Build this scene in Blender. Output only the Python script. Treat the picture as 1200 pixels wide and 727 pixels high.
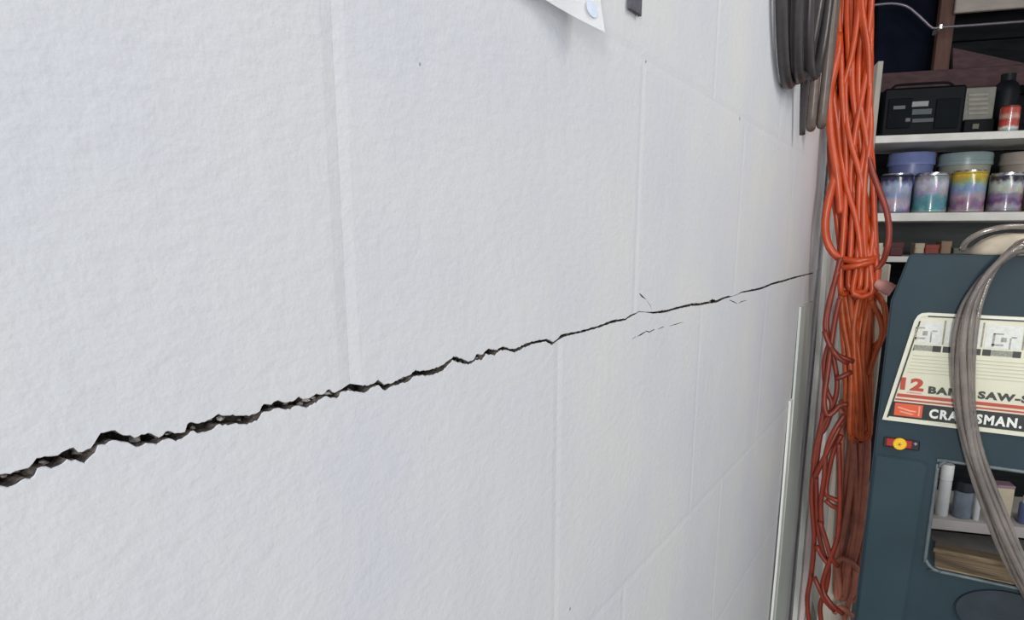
import bpy, bmesh, math, random
from mathutils import Vector, Matrix, noise
random.seed(7)
SC = bpy.context.scene
for o in list(bpy.data.objects): bpy.data.objects.remove(o)
COL = SC.collection

# ---------------------------------------------------------------- camera
# basement corner: the cracked wall is the plane x=0 running along +y, camera 30 cm off it, 1.4 m up
F, CX, CY = 800., 600., 450.            # focal length and principal point for a 1200x727 frame
PITCH, YAW = math.radians(12.065), math.radians(31.687)
CAM = Vector((.30, 0, 1.40))
FW = Vector((-math.sin(YAW)*math.cos(PITCH), math.cos(YAW)*math.cos(PITCH), -math.sin(PITCH)))
RT = Vector((math.cos(YAW), math.sin(YAW), 0)); UP = RT.cross(FW)
cd = bpy.data.cameras.new('camera'); cam = bpy.data.objects.new('camera', cd); COL.objects.link(cam)
cam.location = CAM; cam.rotation_euler = (math.pi/2-PITCH, 0, YAW)
cd.sensor_width = 36; cd.lens = F/1200*36; cd.shift_y = (CY-363.5)/1200; cd.clip_start = .01
SC.camera = cam

# ---------------------------------------------------------------- world, lights, exposure
w = bpy.data.worlds.new('world'); SC.world = w; w.use_nodes = True
w.node_tree.nodes['Background'].inputs[0].default_value = (.93, .96, 1, 1)
w.node_tree.nodes['Background'].inputs[1].default_value = .64
def area(name, loc, aim, sx, sy, power, col):
    l = bpy.data.lights.new(name, 'AREA'); l.shape = 'RECTANGLE'; l.size = sx; l.size_y = sy
    l.energy = power; l.color = col
    o = bpy.data.objects.new(name, l); COL.objects.link(o); o.location = loc
    o.rotation_euler = (Vector(aim)-Vector(loc)).to_track_quat('-Z', 'Y').to_euler(); return o
area('rear_key_light', (1.5, -3.2, 1.5), (.3, 1.9, 1.1), .5, 1.5, 98, (1, .985, .96))  # unseen key light behind the camera, added tall for upright can highlights
area('overhead_light', (1.0, 1.2, 2.42), (.4, 1.4, 0), .35, 1.1, 16, (1, .97, .92))  # unseen overhead light, placed to brighten the far wall and saw
area('cool_fill_light', (.9, -1.0, 2.2), (0, .2, 1.7), .7, .5, 5, (.70, .82, 1))  # added cool fill tinting the upper left wall; no window there
SC.view_settings.view_transform = 'Standard'; SC.view_settings.look = 'None'
SC.view_settings.exposure = 0; SC.view_settings.gamma = 1; SC.view_settings.use_curve_mapping = False

# ---------------------------------------------------------------- helpers
def ray(px, py): return FW + RT*((px-CX)/F) - UP*((py-CY)/F)
def at(px, py, Y):                       # the point of the plane y=Y seen at a pixel
    r = ray(px, py); return CAM + r*(Y/r.y)
def onwall(px, py, x=0.):                # the point of the plane x=const seen at a pixel
    r = ray(px, py); return CAM + r*((x-CAM.x)/r.x)
def lin(c):
    return c/12.92 if c <= .04045 else ((c+.055)/1.055)**2.4
def rgb(h):
    return tuple(lin(int(h[i:i+2], 16)/255) for i in (0, 2, 4)) + (1,)
MATS = {}
def mat(name, col, rough=.5, metal=0., var=.12, scale=30., bump=.0, bscale=120., spec=.5, trans=0., coat=0., stretch=(1,1,1)):
    if name in MATS: return MATS[name]
    m = bpy.data.materials.new(name); m.use_nodes = True; nt = m.node_tree; N = nt.nodes; L = nt.links
    b = N['Principled BSDF']; c = rgb(col) if isinstance(col, str) else col
    tc = N.new('ShaderNodeTexCoord'); mp = N.new('ShaderNodeMapping'); L.new(tc.outputs['Object'], mp.inputs[0])
    mp.inputs['Scale'].default_value = stretch
    n = N.new('ShaderNodeTexNoise'); n.inputs['Scale'].default_value = scale; n.inputs['Detail'].default_value = 5
    L.new(mp.outputs[0], n.inputs['Vector'])
    r = N.new('ShaderNodeValToRGB'); L.new(n.outputs['Fac'], r.inputs[0])
    r.color_ramp.elements[0].position = .3; r.color_ramp.elements[1].position = .7
    r.color_ramp.elements[0].color = tuple(x*(1-var) for x in c[:3])+(1,)
    r.color_ramp.elements[1].color = tuple(min(1, x*(1+var)) for x in c[:3])+(1,)
    L.new(r.outputs[0], b.inputs['Base Color'])
    b.inputs['Roughness'].default_value = rough; b.inputs['Metallic'].default_value = metal
    b.inputs['Specular IOR Level'].default_value = spec; b.inputs['Transmission Weight'].default_value = trans
    b.inputs['Coat Weight'].default_value = coat
    if bump:
        n2 = N.new('ShaderNodeTexNoise'); n2.inputs['Scale'].default_value = bscale; n2.inputs['Detail'].default_value = 4
        L.new(mp.outputs[0], n2.inputs['Vector'])
        bp = N.new('ShaderNodeBump'); bp.inputs['Strength'].default_value = bump; bp.inputs['Distance'].default_value = .002
        L.new(n2.outputs['Fac'], bp.inputs['Height']); L.new(bp.outputs[0], b.inputs['Normal'])
    MATS[name] = m; return m

WM = {}
def wm(o): return WM.get(o.name, Matrix.Identity(4))
def tag(o, label=None, cat=None, group=None, kind=None):
    if label: o['label'] = label
    if cat: o['category'] = cat
    if group: o['group'] = group
    if kind: o['kind'] = kind
    return o
def thing(name, label, cat, loc=(0, 0, 0), rz=0, group=None, kind=None):
    o = bpy.data.objects.new(name, None); COL.objects.link(o); o.empty_display_size = .05
    o.location = loc; o.rotation_euler = (0, 0, rz)
    WM[o.name] = Matrix.Translation(Vector(loc)) @ Matrix.Rotation(rz, 4, 'Z')
    return tag(o, label, cat, group, kind)
def finish(name, me, m, parent=None, base=None, smooth=None):
    """link a mesh built in world coordinates; its own origin goes to its parent's (or to base)"""
    M = wm(parent) if parent else (Matrix.Translation(Vector(base)) if base else Matrix.Identity(4))
    me.transform(M.inverted())
    for x in (m if isinstance(m, (list, tuple)) else [m]): me.materials.append(x)
    o = bpy.data.objects.new(name, me); COL.objects.link(o)
    if parent: o.parent = parent
    elif base: o.location = base
    WM[o.name] = M
    if smooth is not None:
        for p in me.polygons: p.use_smooth = True
        if smooth: me.set_sharp_from_angle(angle=math.radians(smooth))
    return o
def obj(name, bm, m, parent=None, base=None, smooth=None, normals=True):
    if normals: bmesh.ops.recalc_face_normals(bm, faces=bm.faces)
    me = bpy.data.meshes.new(name); bm.to_mesh(me); bm.free()
    return finish(name, me, m, parent, base, smooth)
def BM(): return bmesh.new()
def box(bm, lo, hi, bev=0., M=None, seg=1):
    r = bmesh.ops.create_cube(bm, size=1)['verts']
    lo, hi = Vector(lo), Vector(hi)
    for v in r: v.co = Vector([(lo[i]+hi[i])/2 + v.co[i]*(hi[i]-lo[i]) for i in range(3)])
    if bev:
        es = list({e for v in r for e in v.link_edges})
        g = bmesh.ops.bevel(bm, geom=es, offset=bev, segments=seg, affect='EDGES', profile=.5)
        r = list({v for f in g['faces'] for v in f.verts} | {v for v in r if v.is_valid})
    if M is not None:
        for v in r: v.co = M @ v.co
    return r
def prism(bm, pts, y0, y1, bev=0.):
    """polygon of (x,z) points extruded from y0 to y1"""
    a = [bm.verts.new((p[0], y0, p[1])) for p in pts]; f = bm.faces.new(a)
    r = bmesh.ops.extrude_face_region(bm, geom=[f]); vs = [v for v in r['geom'] if isinstance(v, bmesh.types.BMVert)]
    for v in vs: v.co.y = y1
    if bev:
        es = [e for e in f.edges] ; bmesh.ops.bevel(bm, geom=es, offset=bev, segments=2, affect='EDGES')
def lathe(bm, prof, c, n=28, M=None):
    rings = []
    for r, z in prof:
        ring = [bm.verts.new((c[0]+r*math.cos(2*math.pi*k/n), c[1]+r*math.sin(2*math.pi*k/n), c[2]+z)) for k in range(n)] if r > 1e-6 else [bm.verts.new((c[0], c[1], c[2]+z))]
        rings.append(ring)
    for a, b in zip(rings, rings[1:]):
        for k in range(n):
            k2 = (k+1) % n
            if len(a) == 1 and len(b) == 1: continue
            if len(a) == 1: bm.faces.new((a[0], b[k], b[k2]))
            elif len(b) == 1: bm.faces.new((a[k], b[0], a[k2]))
            else: bm.faces.new((a[k], b[k], b[k2], a[k2]))
    if M is not None:
        for ring in rings:
            for v in ring: v.co = M @ v.co
def spline(pts, step=.012, closed=False):
    P = [Vector(p) for p in pts]; n = len(P); out = []
    rng = range(n if closed else n-1)
    for i in rng:
        g = (lambda k: P[k % n]) if closed else (lambda k: P[max(0, min(n-1, k))])
        a, b, c, d = g(i-1), g(i), g(i+1), g(i+2)
        k = max(2, int((c-b).length/step))
        for j in range(k):
            t = j/k
            out.append(.5*((2*b)+(c-a)*t+(2*a-5*b+4*c-d)*t*t+(3*b-a-3*c+d)*t**3))
    if not closed: out.append(P[-1])
    return out
def tube(bm, pts, r, n=8, closed=False, step=.012, flat=1.):
    pts = spline(pts, step, closed); N = len(pts); rings = []
    nrm = None
    for i, p in enumerate(pts):
        t = (pts[(i+1) % N]-pts[i-1]) if closed else (pts[min(N-1, i+1)]-pts[max(0, i-1)])
        t = t.normalized() if t.length > 1e-9 else Vector((0, 0, 1))
        if nrm is None:
            nrm = t.orthogonal().normalized()
        nrm = (nrm-t*nrm.dot(t)); nrm = nrm.normalized() if nrm.length > 1e-6 else t.orthogonal().normalized()
        b = t.cross(nrm); rr = r(i/(N-1)) if callable(r) else r
        rings.append([bm.verts.new(p+(nrm*math.cos(2*math.pi*k/n)+b*flat*math.sin(2*math.pi*k/n))*rr) for k in range(n)])
    m = N if closed else N-1
    for i in range(m):
        a, b = rings[i], rings[(i+1) % N]
        for k in range(n): bm.faces.new((a[k], a[(k+1) % n], b[(k+1) % n], b[k]))
    if not closed:
        bm.faces.new(rings[0][::-1]); bm.faces.new(rings[-1])
def text_mesh(body, x0, x1, z0, z1, y, depth=.0004, bold=0., space=1.):
    """lettering in the plane y, facing -y, fitted to the box"""
    cu = bpy.data.curves.new('lettering', 'FONT'); cu.body = body; cu.extrude = .02; cu.offset = bold; cu.resolution_u = 3; cu.space_character = space
    o = bpy.data.objects.new('lettering', cu); COL.objects.link(o)
    bpy.context.view_layer.update()
    me = bpy.data.meshes.new_from_object(o.evaluated_get(bpy.context.evaluated_depsgraph_get()))
    bpy.data.objects.remove(o); bpy.data.curves.remove(cu)
    xs = [v.co.x for v in me.vertices]; ys = [v.co.y for v in me.vertices]
    ax, bx, ay, by = min(xs), max(xs), min(ys), max(ys)
    for v in me.vertices:
        v.co = (x0+(v.co.x-ax)/(bx-ax)*(x1-x0), y-(depth if v.co.z > 0 else 0), z0+(v.co.y-ay)/(by-ay)*(z1-z0))
    return me

# ---------------------------------------------------------------- materials of the setting
def wall_paint():
    m = bpy.data.materials.new('white_wall_paint'); m.use_nodes = True; nt = m.node_tree; N = nt.nodes; L = nt.links
    b = N['Principled BSDF']; tc = N.new('ShaderNodeTexCoord')
    def nz(scale, det, stretch=(1, 1, 1)):
        mp = N.new('ShaderNodeMapping'); mp.inputs['Scale'].default_value = stretch; L.new(tc.outputs['Object'], mp.inputs[0])
        n = N.new('ShaderNodeTexNoise'); n.inputs['Scale'].default_value = scale; n.inputs['Detail'].default_value = det
        L.new(mp.outputs[0], n.inputs['Vector']); return n
    n = nz(5, 4); r = N.new('ShaderNodeValToRGB'); L.new(n.outputs['Fac'], r.inputs[0])
    r.color_ramp.elements[0].position = .32; r.color_ramp.elements[1].position = .68
    r.color_ramp.elements[0].color = (.625, .637, .685, 1); r.color_ramp.elements[1].color = (.675, .68, .678, 1)
    L.new(r.outputs[0], b.inputs['Base Color'])
    b.inputs['Roughness'].default_value = .55; b.inputs['Specular IOR Level'].default_value = .35
    a1, a2, a3 = nz(330, 3), nz(75, 4, (1, 1, 1.8)), nz(14, 3, (1, 1, .5))
    mu = N.new('ShaderNodeMath'); mu.operation = 'MULTIPLY_ADD'; mu.inputs[1].default_value = .28
    L.new(a1.outputs['Fac'], mu.inputs[0]); L.new(a2.outputs['Fac'], mu.inputs[2])
    mu2 = N.new('ShaderNodeMath'); mu2.operation = 'MULTIPLY_ADD'; mu2.inputs[1].default_value = 1.6
    L.new(a3.outputs['Fac'], mu2.inputs[0]); L.new(mu.outputs[0], mu2.inputs[2])
    bp = N.new('ShaderNodeBump'); bp.inputs['Strength'].default_value = .34; bp.inputs['Distance'].default_value = .0022
    L.new(mu2.outputs[0], bp.inputs['Height']); L.new(bp.outputs[0], b.inputs['Normal'])
    return m
PAINT = wall_paint()
RAW = mat('raw_broken_mortar', '6b645f', .95, var=.55, scale=220, bump=1, bscale=400, spec=.1)
PINKW = mat('dull_white_wall_paint', 'e6dcda', .7, var=.06, scale=9, bump=.2)
CONC = mat('concrete_floor', '918d86', .85, var=.2, scale=12, bump=.4)
DARKW = mat('dark_rear_boards', '1e2022', .9, spec=.1, var=.35, scale=8, bump=.3, stretch=(1, 1, 6))
JOIST = mat('dark_ceiling_boards', '2a201b', .9, spec=.1, var=.3, scale=6, stretch=(1, 8, 1))
BROWN = mat('brown_stud_wood', '5d4038', .75, var=.3, scale=10, bump=.2, stretch=(8, 8, 1))
BROWNH = mat('brown_board_wood', '4b3336', .75, var=.3, scale=10, bump=.2, stretch=(1, 8, 8))
BEIGE = mat('beige_board', 'a39a92', .7, var=.1, scale=10, stretch=(1, 6, 6))

# ---------------------------------------------------------------- the cracked block wall
U_PX = [(0,556),(15,557),(21,552.5),(37.5,549),(41,540),(46,536),(57.5,536),(70,533),(77.5,529),(87.5,526),(95,531),(107.5,525.5),(112.5,519),(118,509.5),(132.5,506),(137.5,505.5),(144,509.5),(153.8,511),(158.8,513.8),(168.8,509.4),(177.5,508),(185,513),(191,511.9),(196,504.4),(205,507.5),(217.5,507),(220.6,496),(227.5,494.4),(232.5,497.5),(242.5,493.8),(250,492),(255,485.6),(265,488.5),(273.8,485.6),(281,488.8),(295,487.5),(305,482.5),(308.8,474.4),(317.5,475.6),(325,469.4),(335,473),(346,470),(351,466),(360,468.8),(371,461.9),(380,463),(385,456),(392.5,460.6),(403.8,454.4),(413.8,448.8),(422.5,451.9),(430,452.5),(437.5,451),(443.8,446),(450,451),(460,449.4),(470,443.8),(481,440),(487.5,434),(495,435.6),(502.5,433.8),(515,430.6),(522.5,426),(532.5,418),(541,420.6),(550,424.2),(555,423),(557.5,417.5),(560,415),(566,416),(572,408.8),(582.5,410.6),(590,406),(597.5,409.2),(605,409.2),(617.5,402.5),(630,399.4),(641,397.5),(648.8,401),(653.5,398),(657.5,392.5),(670,390),(685,386.9),(702.5,381.9),(717.5,375.6),(733.8,373.6),(738.8,369.4),(743.8,367.5),(748.8,365.2),(757,365.9),(766,365.6),(772.5,364.8),(782.5,363.5),(792.5,360.4),(811,355.9),(820,355.6),(831,353.4),(835,350.6),(840,352.3),(846,349.2),(853,346.8),(857,347.7),(864,345.2),(870,341.9),(882.5,339.2),(893.8,336.6),(905,331.7),(917.5,328.6),(930,324.8),(940,322.6),(952.5,319.6)]
L_PX = [(0,569),(15,571),(25,563.8),(40,560),(44,550),(54,546.5),(61,549.4),(70,546),(80,539.4),(90,539.4),(98.8,542.5),(103.8,539.4),(111,532.5),(115,522.5),(126,520.6),(132.5,516),(144,516.9),(151,518.8),(161,525),(173.8,519.4),(185,520.6),(190,516),(200,513),(207.5,516.9),(218.8,511),(225,505),(232.5,507.5),(250,503.8),(256,496.9),(263.8,498.8),(275,496),(287.5,498),(303.8,492.5),(307.5,483.8),(317.5,481.9),(323.8,478),(340,480),(348.8,475.6),(360,477.5),(366,474.4),(375,469.4),(383.8,463.8),(390,466.9),(397.5,466.9),(400,460),(410,457.5),(420,459.4),(427.5,460.6),(435,455.6),(445,451.5),(450,458.8),(461,452.5),(470,450),(480,447.5),(486,440.6),(496,440),(506,440),(517.5,436),(523.8,430.6),(531,422.5),(540,425.6),(550,427.6),(555,425),(558.8,421.9),(566,421.9),(570,415),(580,416.9),(586,411),(594,410.4),(603.8,413.4),(615,407.6),(625,403.6),(640,400.6),(647.5,404.4),(653.8,399.4),(658.8,395.6),(675,391.7),(685,389.4),(702.5,384.2),(717.5,378.6),(733.8,375.6),(740,371),(745,368.8),(748.8,366),(757,366.3),(766,367.6),(772.5,367.2),(782.5,366),(792.5,362.8),(811,358.6),(820,358.2),(831,356),(840,355),(846,352),(853,349.2),(857,348.2),(864,345.7),(870,343.2),(882.5,341.4),(893.8,338.8),(905,334),(917.5,330.8),(930,326.8),(940,324),(952.5,320.8)]
def edge_line(px):
    out = []
    for p in px:
        q = onwall(*p); out.append((q.y, q.z))
    out.sort(); return out
Ue, Le = edge_line(U_PX), edge_line(L_PX)
def resample(line, ys, amp, seed):
    res = []
    for y in ys:
        for (a, za), (b, zb) in zip(line, line[1:]):
            if a <= y <= b:
                t = (y-a)/(b-a) if b > a else 0; res.append(za+(zb-za)*t); break
        else: res.append(line[0][1] if y < line[0][0] else line[-1][1])
    return res
Y0, Y1 = -.60, 2.36
Z_CRACK = 1.308
ys = []; y = Y0
while y < Y1:
    ys.append(y); y += .0016 if -.05 < y < .6 else (.0035 if y < 1.1 else .012)
ys.append(Y1)
us, ls = resample(Ue, ys, 0, 1), resample(Le, ys, 0, 2)
rr = random.Random(3)
for i, y in enumerate(ys):
    if y < Ue[0][0]:                     # the crack goes on out of the frame
        o_ = noise.noise(Vector((y*22, 3, 1)))*.006 + noise.noise(Vector((y*80, 9, 1)))*.002
        t = min(1, (Ue[0][0]-y)/.05); d = .0018+.0007*noise.noise(Vector((y*40, 5, 2)))
        us[i] = us[i]*(1-t)+(Z_CRACK+o_+d)*t; ls[i] = ls[i]*(1-t)+(Z_CRACK+o_-d)*t
    elif y > 2.1:
        us[i] = Z_CRACK-.001; ls[i] = Z_CRACK-.0014
    gap = us[i]-ls[i]
    k = min(.00045, max(0, gap*.18))
    us[i] += rr.uniform(-k, k); ls[i] += rr.uniform(-k, k)
    if us[i]-ls[i] < .0002: m_ = (us[i]+ls[i])/2; us[i], ls[i] = m_+.0001, m_-.0001
def crack_between(a, b, arr):
    return [(y, z) for y, z in zip(ys, arr) if a < y < b]
def crack_at(yq, arr):
    return resample(list(zip(ys, arr)), [yq], 0, 0)[0]

wall = thing('wall_left', 'white painted block wall with a long jagged horizontal crack', 'wall', kind='structure')
bm = BM(); box(bm, (-.25, Y0, 0), (-.0505, Y1, 2.5)); obj('wall_core', bm, CONC, wall)
INS, DEP = .009, .0006
def block(y0, y1, z0, z1, low=None, high=None):
    """one block: front face at x=0 with softened edges; 'low' / 'high' name a cracked edge"""
    bm = BM(); out = []; inn = []; jag = []
    def put(y, z, iy, iz, j): out.append((y, z)); inn.append((iy, iz)); jag.append(j)
    zl = lambda y: crack_at(y, us) if low else z0
    zh = lambda y: crack_at(y, ls) if high else z1
    put(y0, zl(y0), y0+INS, zl(y0+INS)+(0 if low else INS), bool(low))
    if low:
        for a, b in crack_between(y0+INS+.0003, y1-INS-.0003, us): put(a, b, a, b+.0004, True)
    put(y1, zl(y1), y1-INS, zl(y1-INS)+(0 if low else INS), False)
    put(y1, zh(y1), y1-INS, zh(y1-INS)-(0 if high else INS), bool(high))
    if high:
        for a, b in reversed(crack_between(y0+INS+.0003, y1-INS-.0003, ls)): put(a, b, a, b-.0004, True)
    put(y0, zh(y0), y0+INS, zh(y0+INS)-(0 if high else INS), False)
    dx = random.uniform(-.0001, 0)
    O = [bm.verts.new((dx-DEP, p[0], p[1])) for p in out]; I = [bm.verts.new((dx, p[0], p[1])) for p in inn]
    B = [bm.verts.new((-.05, p[0], p[1])) for p in out]; n = len(O)
    # front face in upright strips from edge to edge
    nl = 2 + (len(crack_between(y0+INS+.0003, y1-INS-.0003, us)) if low else 0)
    bot, top = I[:nl], I[nl:][::-1]
    full = bot if len(bot) >= len(top) else top
    zb_ = lambda y: (z0+INS); zt_ = lambda y: (z1-INS)
    B_ = bot if len(bot) == len(full) else [bot[0]]+[bm.verts.new((dx, v.co.y, zb_(0))) for v in full[1:-1]]+[bot[-1]]
    T_ = top if len(top) == len(full) else [top[0]]+[bm.verts.new((dx, v.co.y, zt_(0))) for v in full[1:-1]]+[top[-1]]
    for k in range(len(full)-1): bm.faces.new((B_[k], B_[k+1], T_[k+1], T_[k]))
    for k in range(n):
        k2 = (k+1) % n
        g = bm.faces.new((O[k], O[k2], I[k2], I[k]))
        g = bm.faces.new((B[k], B[k2], O[k2], O[k])); g.material_index = 1
    f = bm.faces.new(B[::-1]); f.material_index = 1
    return obj('concrete_block', bm, [PAINT, RAW], wall)
LEN = .463
zs = [0, .03, .34, .65, .963, Z_CRACK, 1.592, 1.90, 2.21, 2.5]
cracked = []
for ci, (za, zb) in enumerate(zip(zs, zs[1:])):
    ph = .297 if ci % 2 == 1 else .57-LEN      # course 5 (above the crack) has its joint at .297
    cuts = sorted({round(ph+LEN*k, 4) for k in range(-4, 8) if Y0+.05 < ph+LEN*k < Y1-.05 and not (ci == 4 and k == 0)} | {Y0, Y1})
    for a, b in zip(cuts, cuts[1:]):
        o = block(a, b, za, zb, low=(ci == 5), high=(ci == 4))
        if ci in (4, 5): cracked.append(o)
# the fine side cracks, cut out of their blocks
def slit(px, wd):
    pts = [onwall(*p) for p in px]; bm = BM(); n = len(pts); A = []; Bv = []
    for i, p in enumerate(pts):
        d = pts[min(n-1, i+1)]-pts[max(0, i-1)]; d.normalize(); q = Vector((0, -d.z, d.y))*wd[i]/2
        A.append((bm.verts.new((-.02, p.y+q.y, p.z+q.z)), bm.verts.new((.004, p.y+q.y, p.z+q.z))))
        Bv.append((bm.verts.new((-.02, p.y-q.y, p.z-q.z)), bm.verts.new((.004, p.y-q.y, p.z-q.z))))
    for i in range(n-1):
        for a, b, c, d in ((A[i][1], A[i+1][1], Bv[i+1][1], Bv[i][1]), (A[i][0], Bv[i][0], Bv[i+1][0], A[i+1][0]), (A[i][0], A[i+1][0], A[i+1][1], A[i][1]), (Bv[i][0], Bv[i][1], Bv[i+1][1], Bv[i+1][0])):
            bm.faces.new((a, b, c, d))
    bm.faces.new((A[0][0], A[0][1], Bv[0][1], Bv[0][0])); bm.faces.new((A[-1][0], Bv[-1][0], Bv[-1][1], A[-1][1]))
    bmesh.ops.recalc_face_normals(bm, faces=bm.faces)
    me = bpy.data.meshes.new('cut'); bm.to_mesh(me); bm.free(); me.materials.append(PAINT); me.materials.append(RAW)
    for p in me.polygons: p.material_index = 1
    o = bpy.data.objects.new('cut', me); COL.objects.link(o); return o, (min(p.y for p in pts), max(p.y for p in pts))
SL = [([(749.3,344),(752,347),(757,351)], [.0009,.0022,.0006], 'u'), ([(758,352.5),(762,358),(763.5,362.5)], [.0004,.0008,.0005], 'u'),
      ([(741,397.5),(745,394.5)], [.0004,.0009], 'l'), ([(747,394.5),(752,391.8),(757,388.6)], [.0005,.0020,.0008], 'l'), ([(757.2,388.2),(761,389.4),(767,386.2)], [.0012,.0012,.0012], 'l'),
      ([(771,386),(778,383)], [.0005,.0012], 'l'), ([(784,382.4),(792,380.2),(801,377.6)], [.0003,.0011,.0003], 'l'), ([(855,351.8),(860,354),(864,356.3)], [.0010,.0016,.0008], 'l'), ([(866,355.6),(869,353.6),(875,352.2)], [.0009,.0015,.0004], 'l')]
for px, wd, where in SL:
    c, (ya, yb) = slit(px, wd)
    for o in cracked:
        vy = [v.co.y for v in o.data.vertices]; up = max(v.co.z for v in o.data.vertices) > 1.45
        if (up == (where == 'u')) and min(vy) < yb and max(vy) > ya:
            md = o.modifiers.new('cut', 'BOOLEAN'); md.operation = 'DIFFERENCE'; md.object = c; md.solver = 'EXACT'
            bpy.context.view_layer.update()
            me = bpy.data.meshes.new_from_object(o.evaluated_get(bpy.context.evaluated_depsgraph_get()))
            o.modifiers.clear()
            if len(me.polygons) > 8: o.data = me
    me = c.data; bpy.data.objects.remove(c); bpy.data.meshes.remove(me)
# broken mortar deep in the crack
bm = BM(); n = 0
prev = None
for i in range(0, len(ys), 2):
    y = ys[i]; mz = (us[i]+ls[i])/2; hw = (us[i]-ls[i])/2+.004
    x1, x2 = -.016+rr.uniform(-.004, .006), -.010+rr.uniform(-.005, .004)
    cur = [bm.verts.new((x1, y, mz+hw)), bm.verts.new((x2-.004, y, mz)), bm.verts.new((x2, y, mz-hw))]
    if prev:
        for a in (0, 1): bm.faces.new((prev[a], prev[a+1], cur[a+1], cur[a]))
    prev = cur
obj('mortar_bed', bm, RAW, wall)
CHIP = mat('grey_mortar_chip', 'a39d98', .95, var=.4, scale=300, spec=.1)
bm = BM()
for i in range(0, len(ys), 3):
    gap = us[i]-ls[i]
    if gap < .0012 or rr.random() < .35: continue
    z = ls[i]+gap*rr.uniform(.05, .6); s = gap*rr.uniform(.18, .42); c = Vector((-.004-rr.random()*.006, ys[i], z))
    r = bmesh.ops.create_icosphere(bm, subdivisions=1, radius=s)['verts']
    for v in r: v.co = Vector((v.co.x*1.4, v.co.y*rr.uniform(.8, 2.2), v.co.z))*rr.uniform(.7, 1.2)+c
tag(obj('mortar_crumbs', bm, CHIP, wall), kind='stuff')
# pits and paint bumps seen on the wall face
for px, py, rad in ((492,75,.0012),(668,714,.002),(757,72,.0016),(867,139,.003)):
    p = onwall(px, py); bm = BM(); r = bmesh.ops.create_icosphere(bm, subdivisions=2, radius=rad)['verts']
    for v in r: v.co = Vector((v.co.x*.15, v.co.y, v.co.z))+p
    obj('paint_speck', bm, mat('grey_speck', '9c9ca2', .7), wall, smooth=0)

# ---------------------------------------------------------------- the rest of the setting
def struct(name, label, cat, bm, m, smooth=None):
    return tag(obj(name, bm, m, smooth=smooth), label, cat, kind='structure')
bm = BM(); box(bm, (-.25, -1.0, -.1), (2.6, 3.8, 0)); struct('floor', 'bare grey concrete basement floor', 'floor', bm, CONC)
bm = BM(); box(bm, (-.25, 2.36, 0), (at(1010, 90, 2.36).x, 2.44, 2.5)); struct('wall_corner', 'dull white short wall behind the hanging orange cords', 'wall', bm, PINKW)
rear = thing('wall_rear', 'dark boarded wall behind the shelves', 'wall', kind='structure')
RR = math.radians(15)
O_SH = at(1022, 157, 2.52); O_SH.z = 0
MSH = Matrix.Translation(O_SH) @ Matrix.Rotation(RR, 4, 'Z')
def sh(px, py, v):                        # pixel -> (u, z) on the shelves' own plane at depth v
    Mi = MSH.inverted(); a = Mi @ CAM; d = Mi.to_3x3() @ ray(px, py)
    q = a + d*((v-a.y)/d.y); return q.x, q.z
bm = BM(); box(bm, (-.25, .56, 0), (2.1, .60, 2.5), 0, MSH); obj('backing', bm, DARKW, rear)
for k in range(13):
    bm = BM(); box(bm, (-.25, .52, k*.19+.004), (2.1, .545+.004*(k % 3), (k+1)*.19), .002, MSH); obj('board', bm, DARKW, rear)

# ---------------------------------------------------------------- things on the wall
GLOSS = mat('glossy_white_plastic_film', 'fafbfc', .3, var=.02, scale=20, spec=.9)
FILMB = mat('pale_blue_sheen', 'd9e3f5', .2, var=.12, scale=40, coat=.6)
t = thing('plastic_sheet', 'glossy white plastic sheet with pale blue reflections fixed high on the cracked wall', 'sheet', (0.002, .52, 1.593))
bm = BM(); NY, NZ = 14, 16; g = []
q0, q1 = onwall(636, 0, .008), onwall(704, 38.5, .024)      # bottom edge, curling away from the wall to the right
for j in range(NZ+1):
    row = []
    for i in range(NY+1):
        ti = i/NY; tj = j/NZ; f_ = (q0.y-.14)+(q1.y-q0.y+.14)*ti; kx = .0025+.0235*max(0, (f_-q0.y+.12)/(q1.y-q0.y+.12))**2.3
        zb = q0.z+(q1.z-q0.z)*max(0, (f_-q0.y)/(q1.y-q0.y))
        row.append(bm.verts.new((kx*max(.08, 1-2.0*tj)**1.2+.0012+.0012*math.sin(7*ti+5*tj), f_, zb+.30*tj)))
    g.append(row)
for j in range(NZ):
    for i in range(NY): bm.faces.new((g[j][i], g[j][i+1], g[j+1][i+1], g[j+1][i]))
SG = [[v.co.copy() for v in row] for row in g]
fs = bm.faces[:]; bmesh.ops.solidify(bm, geom=fs, thickness=.0006)
obj('film', bm, GLOSS, t, smooth=40)
bm = BM()
def on_sheet(ti, tj):
    a, b = ti*NY, tj*NZ; i0, j0 = min(NY-1, int(a)), min(NZ-1, int(b)); fa, fb = a-i0, b-j0
    return (SG[j0][i0]*(1-fa)+SG[j0][i0+1]*fa)*(1-fb)+(SG[j0+1][i0]*(1-fa)+SG[j0+1][i0+1]*fa)*fb+Vector((.0016, -.0010, 0))
for c0, c1, r0, r1 in ((.93, .045, .035, .022), (.90, .105, .06, .024), (.80, .17, .10, .03), (.93, .24, .05, .03)):
    c = [bm.verts.new(on_sheet(c0+r0*math.cos(a*math.pi/6), c1+r1*math.sin(a*math.pi/6))) for a in range(12)]
    bm.faces.new(c)
obj('blue_sheen_spot', bm, FILMB, t)  # pale blue spots painted for reflections in the film's wrinkles
RUB = mat('dark_grey_rubber', '3a3637', .34, var=.15, scale=60, bump=.1)
RUB2 = mat('brownish_grey_rubber', '62564f', .36, var=.15, scale=60, bump=.1)
STRAP = mat('grey_webbing', '55545c', .8, var=.2, scale=200, bump=.3, bscale=900)
bm = BM()
a, b = onwall(733.5, 8), onwall(746, 20)
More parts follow.
